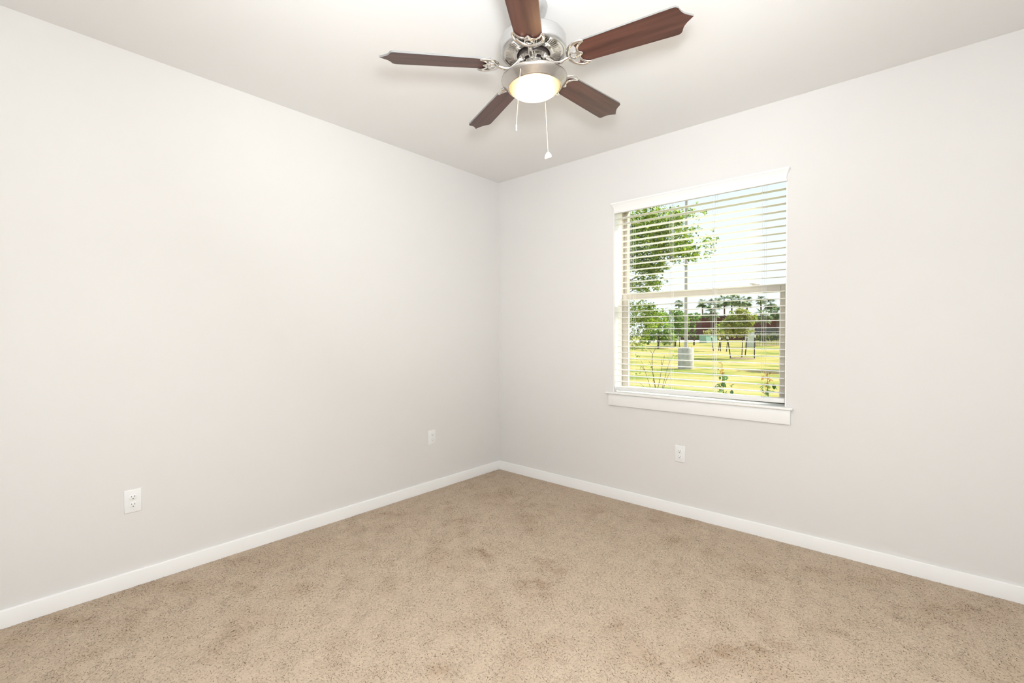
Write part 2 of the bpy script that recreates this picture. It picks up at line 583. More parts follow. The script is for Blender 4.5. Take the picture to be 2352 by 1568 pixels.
def carpet():
    """dense pile: a softly uneven body of packed yarn ends, with loose bent yarn tips lying on it"""
    body_z = -0.0022

    def field(X, Y, seed, sc):
        r2 = np.random.default_rng(seed)
        out = np.zeros(X.shape)
        for k in range(14):
            a = r2.uniform(0, 2 * PI)
            q = sc * r2.uniform(.6, 1.8)
            out += np.sin((X * math.cos(a) + Y * math.sin(a)) * q + r2.uniform(0, 6.28))
        return out / 14 ** .5

    smudges = ((1117, 1266, 26, 16, .9), (1270, 1308, 30, 13, 1.0), (1224, 1341, 42, 16, .85), (1253, 1289, 34, 10, .6), (1234, 1370, 34, 14, .6),
               (1059, 1195, 26, 10, .55), (1367, 1172, 28, 8, .65), (1195, 1163, 40, 8, .45), (1545, 1240, 40, 12, .55), (1506, 1195, 28, 8, .45),
               (1415, 1435, 45, 22, .5), (1247, 1480, 60, 22, .45), (1072, 1428, 40, 16, .4), (1650, 1500, 110, 26, .8), (1760, 1485, 70, 22, .7),
               (1600, 1520, 50, 18, .55), (560, 1290, 60, 14, .55), (420, 1345, 70, 14, .5), (1010, 1535, 45, 20, .55), (150, 1425, 110, 20, .5),
               (700, 1245, 60, 12, .4), (900, 1180, 50, 9, .45), (2180, 1400, 130, 30, .5), (2000, 1330, 90, 18, .45), (1900, 1440, 60, 20, .4), (500, 1500, 80, 24, .35))

    def spot(u_, v_):
        d_ = FWD + RIGHT * ((u_ - 1176) / F_PX) - UP * ((v_ - 784) / F_PX)
        t_ = -CAM.z / d_.z
        return np.array([CAM.x + d_.x * t_, CAM.y + d_.y * t_])

    def trodden(X, Y):
        """where the pile is pressed and browner: soft mottling and a few distinct smudges"""
        pt = np.clip(field(X, Y, 21, 4.5) * .30 + field(X, Y, 22, 11) * .42 + field(X, Y, 23, 22) * .38 - .12, 0, 1) * .40
        grain = field(X, Y, 25, 34) * .5 + field(X, Y, 26, 60) * .5
        for qx, qy, wx, wy, k in smudges:
            c0 = spot(qx, qy)
            inv = np.linalg.inv(np.stack([spot(qx + wx, qy) - c0, spot(qx, qy + wy) - c0], 1))
            a_ = inv[0, 0] * (X - c0[0]) + inv[0, 1] * (Y - c0[1])
            b_ = inv[1, 0] * (X - c0[0]) + inv[1, 1] * (Y - c0[1])
            pt = np.maximum(pt, k * np.exp(-(a_ * a_ + b_ * b_) * 1.0) * np.clip(.85 + .85 * grain, .05, 1.35))
        return np.clip(pt, 0, 1)
    BASE = np.array([.57, .455, .345])
    WEAR = np.array([.24, .30, .35])
    # body of the pile
    gs = 0.0075
    xs = np.linspace(BT + .0006, RX - BT - .0006, int((RX - 2 * BT) / gs))
    ys = np.linspace(RY + BT + .0006, -BT - .0006, int((-RY - 2 * BT) / gs))
    GX, GY = np.meshgrid(xs, ys)
    JX = GX + np.pad(rng.uniform(-.35, .35, (len(ys) - 2, len(xs) - 2)), 1) * gs
    JY = GY + np.pad(rng.uniform(-.35, .35, (len(ys) - 2, len(xs) - 2)), 1) * gs
    GZ = body_z + rng.normal(0, .00042, GX.shape) + .0006 * field(GX, GY, 31, 40)
    BV = np.stack([JX, JY, GZ], -1).reshape(-1, 3)
    bt = trodden(GX, GY).reshape(-1)
    BC = BASE * (1 - bt[:, None] * WEAR) * np.clip(rng.normal(1, .055, (len(bt), 1)), .8, 1.12)
    nx, ny = len(xs), len(ys)
    idx = np.arange(nx * ny).reshape(ny, nx)
    bq = np.stack([idx[:-1, :-1], idx[:-1, 1:], idx[1:, 1:], idx[1:, :-1]], -1).reshape(-1, 4)
    # loose yarn tips
    sp = 0.0072
    xs = np.arange(BT + 0.004, RX - 0.02, sp)
    ys = np.arange(RY + 0.02, -BT - 0.004, sp)
    X, Y = np.meshgrid(xs, ys)
    X = X.ravel() + rng.uniform(-.5, .5, X.size) * sp
    Y = Y.ravel() + rng.uniform(-.5, .5, Y.size) * sp
    keep = (X - CAM.x) * FWD.x + (Y - CAM.y) * FWD.y > 0.45      # the strip behind the camera is never seen
    X, Y = X[keep], Y[keep]
    n = X.size
    az = 2.0 + 1.1 * field(X, Y, 3, 5.0) + 0.7 * field(X, Y, 5, 14.0) + rng.normal(0, 1.2, n)
    pt = trodden(X, Y)
    L = rng.uniform(.007, .015, n)
    wd = rng.uniform(.0008, .0015, n)
    hgt = rng.uniform(.0004, .0017, n)
    dx, dy = np.cos(az), np.sin(az)
    px, py = -dy, dx
    bend = rng.normal(0, .35, n)
    pal = np.array([[.68, .56, .445], [.60, .485, .375], [.50, .395, .295], [.31, .225, .15], [.20, .14, .09]])
    u = rng.uniform(0, 1, n) + .16 * pt
    k_ = np.select([u < .34, u < .66, u < .90, u < 1.00], [0, 1, 2, 3], 4)
    col = pal[k_] * rng.uniform(.93, 1.06, (n, 1)) * (1 - pt[:, None] * WEAR)
    V = np.zeros((n, 7, 3))
    for j in range(3):
        a = 2 * PI * j / 3 + PI / 2
        off, up_ = math.cos(a) * wd, math.sin(a) * wd
        V[:, j] = np.stack([X + px * off, Y + py * off, body_z - .0012 + up_ * .5], -1)
        s1 = L * .55
        V[:, 3 + j] = np.stack([X + dx * s1 + px * (off * 1.2 + bend * L * .12), Y + dy * s1 + py * (off * 1.2 + bend * L * .12), body_z + hgt + up_ * .6], -1)
    V[:, 6] = np.stack([X + dx * L + px * bend * L * .6, Y + dy * L + py * bend * L * .6, body_z + hgt * .7], -1)
    V[:, :, 0] = np.clip(V[:, :, 0], BT + .0015, RX - BT - .0015)
    V[:, :, 1] = np.clip(V[:, :, 1], RY + BT + .0015, -BT - .0015)
    q = np.array([0, 1, 4, 3, 1, 2, 5, 4, 2, 0, 3, 5, 3, 4, 6, 4, 5, 6, 5, 3, 6])
    nb = len(BV)
    loops = np.concatenate([bq.ravel(), (nb + (np.arange(n) * 7)[:, None] + q[None, :]).ravel()])
    st_ = np.array([0, 4, 8, 12, 15, 18])
    starts = np.concatenate([np.arange(len(bq)) * 4, (bq.size + np.arange(n)[:, None] * 21 + st_[None, :]).ravel()])
    verts = np.concatenate([BV, V.reshape(-1, 3)])
    tint = np.concatenate([BC, np.repeat(col[:, None, :], 7, 1).reshape(-1, 3)])
    o = np_mesh('carpet_pile', verts, loops, starts, M_YARN, tint=tint, smooth=True)
    tag(o, 'shaggy mottled beige carpet pile covering the floor', 'carpet', kind='stuff')


carpet()

# ------------------------------------------------------------------ window, trim and blind
win = empty('window_1', (0, 0, 0), 'single hung window with almond vinyl sashes in the right wall', 'window', kind='structure')
FY0, FY1 = 0.125, 0.205
# jamb lining (white returns of the opening)
MB().box((WX0 - g, 0.0005, WZ0 - 0.01), (WX0, FY0, WZ1 + g)).box((WX1, 0.0005, WZ0 - 0.01), (WX1 + g, FY0, WZ1 + g)) \
    .box((WX0, 0.0005, WZ1), (WX1, FY0, WZ1 + g)).build('jamb_lining', M_TRIM, win, smooth=False)
fw = 0.030
MB().box((WX0 - g, FY0 + .035, WZ0 - .01), (WX0 + fw, FY1, WZ1 + g), .003).box((WX1 - fw, FY0 + .035, WZ0 - .01), (WX1 + g, FY1, WZ1 + g), .003) \
    .box((WX0 + fw, FY0 + .035, WZ1 - fw), (WX1 - fw, FY1, WZ1 + g), .003).box((WX0 + fw, FY0 + .035, WZ0 - .01), (WX1 - fw, FY1, WZ0 + fw), .003) \
    .box((WX0 - g, FY0, WZ0 - .01), (WX0 + .006, FY0 + .035, WZ1 + g), .002).box((WX1 - .006, FY0, WZ0 - .01), (WX1 + g, FY0 + .035, WZ1 + g), .002) \
    .build('window_frame', M_VINYL, win, angle=30)
up = MB().box((WX0 + fw, .168, 1.585), (WX1 - fw, .19, 1.61), .002).box((WX0 + fw, .168, WZ1 - fw - .012), (WX1 - fw, .19, WZ1 - fw), .002) \
    .build('upper_sash', M_VINYL, win, angle=30)
MB().box((WX0 + fw, .178, 1.60), (WX1 - fw, .182, WZ1 - fw)).build('pane', M_GLASS, up, smooth=False)
sx0, sx1, sz0, sz1 = WX0 + .007, WX1 - .007, WZ0 + .004, 1.612
st = .046
ls = MB().box((sx0, FY0 + .003, sz0), (sx0 + st, FY0 + .032, sz1), .003).box((sx1 - st, FY0 + .003, sz0), (sx1, FY0 + .032, sz1), .003) \
    .box((sx0 + st, FY0 + .003, sz0), (sx1 - st, FY0 + .032, sz0 + .028), .003) \
    .box((sx0 + st, FY0 + .003, sz1 - .043), (sx1 - st, FY0 + .032, sz1), .003).build('lower_sash', M_VINYL, win, angle=30)
MB().box((sx0 + st - .002, FY0 + .015, sz0 + .026), (sx1 - st + .002, FY0 + .019, sz1 - .041)).build('pane', M_GLASS, ls, smooth=False)
bd = .006
mbd = MB()
ax0, ax1, az0, az1 = sx0 + st, sx1 - st, sz0 + .028, sz1 - .043
for a, b in (((ax0, az0), (ax0 + bd, az1)), ((ax1 - bd, az0), (ax1, az1)), ((ax0 + bd, az0), (ax1 - bd, az0 + bd)), ((ax0 + bd, az1 - bd), (ax1 - bd, az1))):
    mbd.box((a[0], FY0 + .006, a[1]), (b[0], FY0 + .0145, b[1]), .0015)
mbd.build('glazing_bead', mat('white_bead', (0.78, 0.77, 0.74), 0.4, noise=(5, (0.8, 0.79, 0.76), 2)), ls, angle=30)
lk = MB().box((2.195, FY0 - .004, sz1 - .001), (2.245, FY0 + .024, sz1 + .012), .004).tube([(2.22, FY0 + .01, sz1 + .011), (2.20, FY0 + .002, sz1 + .017), (2.185, FY0 - .002, sz1 + .018)], .005, 8)
lk.build('sash_lock', M_VINYL, ls, angle=40)

# head casing: crown like, flaring upwards, mitred ends
mb = MB()
prof = [(2.2305, .014), (2.2320, .0195), (2.2360, .0215), (2.2410, .0205), (2.2445, .0165), (2.2520, .0165), (2.2620, .0185),
        (2.2740, .0225), (2.2860, .0285), (2.2950, .0340), (2.2990, .0370), (2.2995, .0395), (2.3105, .0395)]
V = []
for z, d in prof:
    x0, x1 = 1.2590 - .9 * d, 2.4085 + .85 * d
    V += [(x0, -0.0005, z), (x0, -d, z), (x1, -d, z), (x1, -0.0005, z)]
Fs = [(0, 1, 2, 3), tuple(4 * (len(prof) - 1) + i for i in range(4))]
for i in range(len(prof) - 1):
    for j in range(4):
        a, b = 4 * i + j, 4 * i + (j + 1) % 4
        Fs.append((a, b, b + 4, a + 4))
structure(mb.add(V, Fs).build('trim_1', M_TRIM, angle=35), 'white crown shaped head casing above the window', 'trim')
structure(MB().box((1.174, -.034, .8245), (2.466, -.0005, .8405), .005, seg=3).box((WX0 - .005, -.0006, .8245), (WX1 + .005, FY0, .8405))
          .build('trim_2', M_TRIM, angle=35), 'white window stool below the blind', 'trim')
structure(MB().box((1.1935, -.0165, .7335), (2.4515, -.0005, .8245), .0025).build('trim_3', M_TRIM, angle=35),
          'white apron board under the window stool', 'trim')

bl = empty('window_blind', (1.8275, .032, .8405), 'white horizontal slat blind lowered over the window', 'blind')
BLO = Vector(bl.location)


def bmb(mb, name, m, **k):
    mb.v = [tuple(Vector(p) - BLO) for p in mb.v]
    return mb.build(name, m, bl, **k)


bmb(MB().box((WX0 + .004, .005, 2.256), (WX1 - .004, .060, 2.303), .003), 'head_rail', M_BLIND, angle=30)
n_slat, z_top, pitch = 29, 2.1975, 0.04552
SY0, SY1 = .007, .057
sm = MB()
V = []
nseg = 8
for e in (-1, 1):
    for i in range(nseg + 1):
        t = -1 + 2 * i / nseg
        V.append((e * .5865, t * .025, .0012 * (1 - t * t) + .0017))
    for i in range(nseg, -1, -1):
        t = -1 + 2 * i / nseg
        V.append((e * .5865, t * .025, .0012 * (1 - t * t) - .0017))
k = 2 * (nseg + 1)
sm.add(V, [tuple(range(k)), tuple(range(2 * k - 1, k - 1, -1))] + [(i, (i + 1) % k, k + (i + 1) % k, k + i) for i in range(k)])
slat0 = None
for i in range(n_slat):
    z = z_top - pitch * i
    loc = Vector((1.8275, .032, z)) - BLO
    if slat0 is None:
        slat0 = sm.build('slat', M_BLIND, bl, angle=35, loc=loc)
    else:
        c = slat0.copy()
        COL.objects.link(c)
        c.parent = bl
        c.location = loc
rail = MB().box((-.5865, -.025, -.0150), (.5865, .025, .0150), .004, seg=3).box((-.5885, -.024, -.0135), (-.5865, .024, .0135)) \
    .box((.5865, -.024, -.0135), (.5885, .024, .0135))
rail.build('bottom_rail', M_BLIND, bl, angle=35, loc=Vector((1.8275, .032, .8715)) - BLO, rot=(0, -.0075, 0))
for cx_ in (1.372, 1.677, 1.981, 2.286):
    mb = MB()
    for y in (.0055, .0585):
        mb.tube([(cx_, y, .885), (cx_, y, 2.258)], .0009, 6)
        mb.tube([(cx_ + .012, y, .885), (cx_ + .012, y, 2.258)], .0009, 6)
    for i in range(n_slat):
        z = z_top - pitch * i - .0025
        for q in (0, .012):
            mb.tube([(cx_ + q, .0055, z), (cx_ + q, .0585, z)], .0006, 4)
    bmb(mb, 'ladder_cord', M_CORD, angle=60)

# ------------------------------------------------------------------ outlets


def outlet(loc, rotz, label):
    """built in a local frame: x along the wall, y out of the wall, z up"""
    r = empty('wall_outlet', loc, label, 'outlet', 'duplex outlets on the walls', rot=(0, 0, rotz))
    w, h, t = .0365, .0595, .0055
    mb = MB()
    V = [(-w, 0, -h), (w, 0, -h), (w, 0, h), (-w, 0, h)]
    for q, y in ((.0, .0022), (.0025, .0045), (.006, t)):
        V += [(-w + q, y, -h + q), (w - q, y, -h + q), (w - q, y, h - q), (-w + q, y, h - q)]
    Fs = [(3, 2, 1, 0), (12, 13, 14, 15)]
    for i in range(3):
        for j in range(4):
            Fs.append((4 * i + j, 4 * i + (j + 1) % 4, 4 * i + 4 + (j + 1) % 4, 4 * i + 4 + j))
    mb.add(V, Fs).build('cover_plate', M_PLATE, r, angle=50)
    for s in (1, -1):
        zc = .0195 * s
        poly = []
        for i in range(40):
            a = 2 * PI * i / 40
            poly.append((.0172 * math.cos(a), max(-.0138, min(.0138, .0172 * math.sin(a)))))
        mb = MB()
        n = len(poly)
        V = [(x, .0052, zc + z) for x, z in poly] + [(x, .0074, zc + z) for x, z in poly] + [(x * .94, .0080, zc + z * .94) for x, z in poly]
        Fs = [tuple(range(n)), tuple(range(2 * n, 3 * n))]
        for lv in range(2):
            for i in range(n):
                j = (i + 1) % n
                Fs.append((lv * n + i, lv * n + j, lv * n + n + j, lv * n + n + i))
        f = mb.add(V, Fs).build('receptacle', M_PLATE, r, angle=40)
        sb = MB()
        sb.box((-.0073, .0079, zc + .0010), (-.0051, .0083, zc + .0092)).box((.0051, .0079, zc + .0020), (.0073, .0083, zc + .0088))
        ring = [(.0028 * math.cos(2 * PI * i / 16), max(-.0020, .0028 * math.sin(2 * PI * i / 16))) for i in range(16)]
        V = [(x, .0079, zc - .0068 + z) for x, z in ring] + [(x, .0083, zc - .0068 + z) for x, z in ring]
        sb.add(V, [tuple(range(16)), tuple(range(16, 32))] + [(i, (i + 1) % 16, 16 + (i + 1) % 16, 16 + i) for i in range(16)])
        sb.build('socket_slots', M_SLOT, f, smooth=False)
    sc = MB()
    ring = [(.0030 * math.cos(2 * PI * i / 20), .0030 * math.sin(2 * PI * i / 20)) for i in range(20)]
    V = [(x, .0053, z) for x, z in ring] + [(x * .8, .0066, z * .8) for x, z in ring]
    sc.add(V, [tuple(range(20)), tuple(range(20, 40))] + [(i, (i + 1) % 20, 20 + (i + 1) % 20, 20 + i) for i in range(20)])
    sc.build('screw', M_PLATE, r, angle=40)
    return r


outlet((0, -2.7788, .4385), -PI / 2, 'large looking white duplex outlet on the left wall, nearest the camera')
outlet((0, -.8233, .4400), -PI / 2, 'white duplex outlet on the left wall near the room corner')
outlet((1.7625, 0, .4370), PI, 'white duplex outlet on the right wall below the window')

# ------------------------------------------------------------------ ceiling fan
HUBZ = -.2695
TX, TY = 0.0277, 0.0159            # the fan hangs very slightly out of true
fan = empty('ceiling_fan', (1.7570 + TX * HUBZ, -1.6640 + TY * HUBZ, H),
            'five blade brushed nickel ceiling fan with dark walnut blades and lit bowl', 'ceiling fan',
            rot=(TY, -TX, 0))
PH = 4.0222
MB().lathe([(.001, -.0005), (.068, -.0005), (.069, -.010), (.066, -.024), (.056, -.044), (.042, -.062), (.034, -.074), (.026, -.079), (.001, -.080)], 48) \
    .build('canopy', M_PAINTN, fan)
MB().tube([(0, 0, -.07), (0, 0, -.150)], .0135, 24).build('downrod', M_NICK, fan)
MB().lathe([(.030, -.120), (.034, -.128), (.060, -.136), (.105, -.142), (.134, -.147), (.1425, -.152), (.1448, -.158),
            (.1448, -.203), (.1440, -.208), (.1405, -.2125), (.1365, -.2145), (.1330, -.2150), (.1300, -.2125), (.126, -.2115)], 96) \
    .build('motor_housing', M_PAINTN, fan, angle=50)
MB().lathe([(.130, -.150), (.130, -.2065), (.070, -.2125), (.070, -.16)], 64).build('motor_core', M_DARK, fan, angle=30)
gr = MB().lathe([(.1305, -.2100), (.1305, -.2132), (.1215, -.2145), (.1215, -.2110)], 96, close=True) \
    .lathe([(.0885, -.2120), (.0885, -.2175), (.0800, -.2195), (.0735, -.2195), (.0725, -.2175), (.0725, -.2130)], 96, close=True)
NF = 66
for i in range(NF):
    a = 2 * PI * i / NF
    R_ = Matrix.Rotation(a, 4, 'Z')
    V = []
    for rr, hw, z0, z1 in ((.087, .00215, -.2125, -.2178), (.1225, .0030, -.2105, -.2150)):
        V += [(rr, -hw, z0), (rr, -hw * .55, z1), (rr, hw * .55, z1), (rr, hw, z0)]
    gr.add([R_ @ Vector(p) for p in V], [(0, 1, 2, 3), (7, 6, 5, 4), (0, 4, 5, 1), (1, 5, 6, 2), (2, 6, 7, 3), (3, 7, 4, 0)])
gr.build('vent_grille', M_CHROME, fan, angle=30)
fw_ = MB().lathe([(.001, -.214), (.066, -.214), (.067, -.222), (.064, -.236), (.060, -.239), (.001, -.239)], 64, m=0)
fw_.lathe([(.0605, -.2395), (.066, -.2365), (.066, -.2335), (.057, -.2365), (.0515, -.2405), (.0515, -.2425), (.0565, -.2425)], 64, m=1, close=True)
for i in range(10):
    a = PH + 2 * PI * (i + .5) / 10
    fw_.lathe([(.0005, -.2455), (.0038, -.2450), (.0046, -.2425), (.0046, -.239)], 12, m=1, c=(.046 * math.cos(a), .046 * math.sin(a), 0))
fw_.build('flywheel', [M_DARK, M_CHROME], fan, angle=35)
MB().lathe([(.001, -.2425), (.0385, -.2425), (.0405, -.2445), (.0405, -.325), (.001, -.325)], 48).build('switch_housing', M_NICK, fan, angle=35)
pan = MB().lathe([(.036, -.316), (.110, -.3165), (.137, -.3185), (.1440, -.3225), (.1455, -.3275), (.1440, -.3320), (.1395, -.3375), (.1255, -.3530),
                  (.1195, -.3600), (.1175, -.3625), (.1150, -.3630), (.1135, -.3615), (.1135, -.3500)], 96).build('light_pan', M_PAN, fan, angle=50)
prof = []
for i in range(15):
    t = i / 14 * PI / 2
    prof.append((max(.0005, .1125 * math.cos(t)), -.3560 - .0440 * math.sin(t) ** 1.0))
bowl = MB().lathe(prof, 96).build('glass_bowl', M_BOWL, fan, angle=80)
bowl['label'] = 'glowing frosted glass bowl'
# unseen lamp set just below the glass for the lit bowl's warm light
ll = bpy.data.lights.new('bowl_bulb', 'POINT')
ll.energy = 2.2
ll.color = (1.0, .62, .30)
ll.shadow_soft_size = .07
lo = bpy.data.objects.new('bowl_bulb', ll)
lo.parent = fan
lo.location = (0, 0, -.455)
COL.objects.link(lo)

# blade outline in its own plane: x outwards, y across
def blade_outline():
    up = [(.196, .050), (.205, .0555), (.30, .0585), (.42, .0620), (.54, .0655), (.592, .0668)]
    # rounded shoulder
    cx, cy, r = .594, .0458, .021
    for i in range(1, 8):
        a = PI / 2 - (i / 7) * math.radians(62)
        up.append((cx + r * math.cos(a), cy + r * math.sin(a)))
    # ogee to the point
    p0 = up[-1]
    for i in range(1, 8):
        t = i / 7
        x = p0[0] + (.660 - p0[0]) * (t - .16 * math.sin(PI * t))
        y = p0[1] * (1 - t) * (1 - .10 * math.sin(PI * t))
        up.append((x, max(y, 0)))
    up[-1] = (.660, 0)
    lo_ = [(x, -y) for x, y in reversed(up[:-1])]
    root = [(.203, -.030), (.206, 0), (.203, .030)]
    return up + lo_ + root


bl_mb = MB()
out = blade_outline()
bl_mb.prism(out, 0, .0075, m=0, mside=1)
PITCHB = math.radians(12)
blade0 = iron0 = None


def arcpts(pts, n=8):
    """Catmull-Rom through pts"""
    P = [Vector(p) for p in pts]
    P = [P[0] * 2 - P[1]] + P + [P[-1] * 2 - P[-2]]
    o_ = []
    for i in range(1, len(P) - 2):
        for s in range(n):
            t = s / n
            a, b, c, d = P[i - 1], P[i], P[i + 1], P[i + 2]
            o_.append(.5 * ((2 * b) + (c - a) * t + (2 * a - 5 * b + 4 * c - d) * t * t + (3 * b - a - 3 * c + d) * t ** 3))
    o_.append(P[-2])
    return o_


def iron_mesh():
    mb = MB()
    zb = -.0045      # just under the blade, in the blade's pitched frame
    Rp = Matrix.Rotation(-PITCHB, 4, 'X')

    def bl_(p, z=zb):
        return Rp @ Vector((p[0], p[1], z))
    outer = [(.243, .0575), (.228, .0625), (.205, .0600), (.183, .0470), (.167, .0270), (.161, 0)]
    outer = outer + [(x, -y) for x, y in reversed(outer[:-1])]
    pts = [bl_(p) for p in arcpts([(*p, 0) for p in outer], 6)]
    nn = len(pts)
    rad = [.0034 + .0052 * math.sin(PI * min(1, max(0, i / (nn - 1)))) ** .5 for i in range(nn)]
    mb.tube(pts, rad, 10, flat=.75)
    inner = [(.243, .0575), (.226, .0500), (.212, .0370), (.2065, .0220), (.2080, .0110), (.2150, .0040), (.2200, 0)]
    inner = inner + [(x, -y) for x, y in reversed(inner[:-1])]
    pts = [bl_(p) for p in arcpts([(*p, 0) for p in inner], 6)]
    nn = len(pts)
    rad = [.0032 + .0030 * math.sin(PI * i / (nn - 1)) ** .5 for i in range(nn)]
    mb.tube(pts, rad, 10, flat=.8)
    ringp = [(.1860 + .0150 * math.cos(a), .0150 * math.sin(a)) for a in np.linspace(0, 2 * PI, 25)]
    mb.tube([bl_(p) for p in ringp], .0050, 10, cap=False, flat=.8)
    for s in (1, -1):
        mb.tube([bl_((.197, .011 * s)), bl_((.2075, .018 * s))], [.004, .003], 8)
    # thin backing plate screwed to the blade
    plate = [(.180, -.020), (.232, -.026), (.232, .026), (.180, .020)]
    V = [bl_(p, -.0012) for p in plate] + [bl_(p, -.0002) for p in plate]
    # arm from flywheel down and out
    arm = [(.052, 0, .0245), (.066, 0, .0220), (.082, 0, .0080), (.100, 0, -.0090), (.122, 0, -.0150), (.146, 0, -.0110), (.166, 0, -.0050)]
    pa = arcpts(arm, 6)
    mb.tube(pa, [.0130 - .0050 * i / (len(pa) - 1) for i in range(len(pa))], 14, flat=.85)
    mb.box((.044, -.013, .021), (.070, .013, .030), .003)
    return mb


for k_ in range(5):
    a = PH - k_ * 2 * PI / 5
    if blade0 is None:
        iron0 = iron_mesh().build('blade_iron', M_CHROME, fan, angle=50, loc=(0, 0, HUBZ), rot=(0, 0, a))
        blade0 = bl_mb.build('blade', [M_WOOD, M_EDGE], fan, smooth=False, loc=(0, 0, HUBZ))
        blade0.rotation_mode = 'XYZ'
        blade0.rotation_euler = (-PITCHB, 0, a)
    else:
        c = blade0.copy()
        COL.objects.link(c)
        c.parent = fan
        c.rotation_euler = (-PITCHB, 0, a)
        c = iron0.copy()
        COL.objects.link(c)
        c.parent = fan
        c.rotation_euler = (0, 0, a)


def to_fan(p):
    return Vector(p) - Vector(fan.location)


def beads(mb, a, b, r_, step):
    a, b = Vector(a), Vector(b)
    n = max(2, int((b - a).length / step))
    mb.tube([a, b], r_ * .55, 6)
    for i in range(n + 1):
        c = a + (b - a) * (i / n)
        mb.lathe([(.0002, -r_), (r_ * .8, -r_ * .6), (r_, 0), (r_ * .8, r_ * .6), (.0002, r_)], 6, c=c)


M_BRASS = mat('chain_metal', (0.85, 0.80, 0.70), 0.35, 0.4, noise=(90, (0.8, 0.75, 0.65), 2))
c1 = MB()
q0, q1 = to_fan((1.7795, -1.7985, 2.402)), to_fan((1.7645, -1.8200, 2.1640))
c1.tube([to_fan((1.782, -1.775, 2.404)), to_fan((1.7815, -1.792, 2.407)), q0], [.006, .0055, .0035], 10)
beads(c1, q0, q1, .0016, .0042)
ch = c1.build('pull_chain', M_BRASS, fan, angle=60)
MB().lathe([(.0003, .002), (.0018, .0), (.0024, -.003), (.0024, -.020), (.0030, -.022), (.0030, -.025), (.0003, -.026)], 12, c=q1).build('chain_bell', M_PLATE, ch, angle=40)
c2 = MB()
q0, q1 = to_fan((1.7060, -1.5330, 2.405)), to_fan((1.7185, -1.5400, 2.1370))
beads(c2, q0, q1, .0019, .0046)
ch = c2.build('pull_chain', M_BRASS, fan, angle=60)
# small fan shaped medallion
pd = MB()
pol = [(0, .006), (.006, .002), (.014, -.007), (.0165, -.016), (.012, -.022), (.004, -.0235), (-.006, -.026), (-.0155, -.028), (-.0175, -.022), (-.0145, -.010), (-.007, .001)]
n = len(pol)
V = []
for th, sc_ in ((-.0045, .75), (-.002, 1), (.002, 1), (.0045, .75)):
    for x, z in pol:
        p = q1 + _r * (x * sc_) + Vector((0, 0, (z + .012) * sc_ - .012)) + Vector((FWD.x, FWD.y, 0)) * th
        V.append(p)
Fs = [tuple(range(n)), tuple(range(3 * n, 4 * n))]
for lv in range(3):
    for i in range(n):
        Fs.append((lv * n + i, lv * n + (i + 1) % n, lv * n + n + (i + 1) % n, lv * n + n + i))
pd.add(V, Fs).build('chain_medallion', M_BRASS, ch, angle=50)

# ------------------------------------------------------------------ outdoors: ground, path


def ground():
    xs = np.concatenate([np.linspace(-150, -30, 40), np.linspace(-28, 12, 50), np.linspace(15, 60, 14)])
    ys = np.concatenate([np.linspace(T + .03, 40, 60), np.linspace(42, 190, 40)])
    X, Y = np.meshgrid(xs, ys)
    D = (X - CAM.x) * FWD.x + (Y - CAM.y) * FWD.y
    Z = np.interp(D, [0, 22, 42, 55, 200], [-0.15, -0.15, 0.19, 0.28, 0.30])
    V = np.stack([X, Y, Z], -1).reshape(-1, 3)
    nx, ny = len(xs), len(ys)
    idx = np.arange(nx * ny).reshape(ny, nx)
    q = np.stack([idx[:-1, :-1], idx[:-1, 1:], idx[1:, 1:], idx[1:, :-1]], -1).reshape(-1, 4)
    o = np_mesh('ground', V, q.ravel(), np.arange(len(q)) * 4, M_LAWN, smooth=True)
    structure(o, 'patchy yellow and green lawn outside the window', 'lawn')


ground()
structure(MB().box((-.22 - T, T + .0, 2.95), (RX + .6, T + .34, 3.12)).build('roof_eave', M_EXT, smooth=False),
          'roof eave outside above the window', 'eave')


def strip(name, px0, px1, d0, d1, h, m, label, cat):
    a, b, c, d = (at(px0, d0, ground_z(d0)), at(px1, d0, ground_z(d0)), at(px1, d1, ground_z(d1)), at(px0, d1, ground_z(d1)))
    V = [*(p - Vector((0, 0, .1)) for p in (a, b, c, d)), *(p + Vector((0, 0, h)) for p in (a, b, c, d))]
    o = MB().add(V, [(3, 2, 1, 0), (4, 5, 6, 7), (0, 1, 5, 4), (1, 2, 6, 5), (2, 3, 7, 6), (3, 0, 4, 7)]).build(name, m, smooth=False)
    structure(o, label, cat)


strip('sidewalk', 1380, 1640, 56, 74, .05, M_PATH, 'pale concrete sidewalk crossing the far lawn', 'sidewalk')

# lamp post in a round concrete base
d = 19.3
p = at(1575.5, d, ground_z(d))
lp = empty('street_lamp', p, 'tall taupe lamp post standing in a round concrete base on the lawn', 'lamp post')
MB().lathe([(.001, .0), (.312, 0), (.312, .835), (.300, .85), (.001, .85)], 40).build('concrete_base', M_CONC, lp, angle=40)
MB().box((-.13, -.13, .85), (.13, .13, .885), .01).build('base_plate', M_POLE, lp)
for sx in (-1, 1):
    for sy in (-1, 1):
        MB().tube([(sx * .17, sy * .17, .85), (sx * .17, sy * .17, .93)], .02, 8).build('anchor_bolt', M_POLE, lp)
MB().tube([(0, 0, .87), (0, 0, 7.6)], [.066, .052], 20).build('pole', M_POLE, lp)
MB().box((-.05, -.2, 7.55), (.75, .2, 7.68), .03).build('lamp_head', M_POLE, lp)

# ------------------------------------------------------------------ foliage


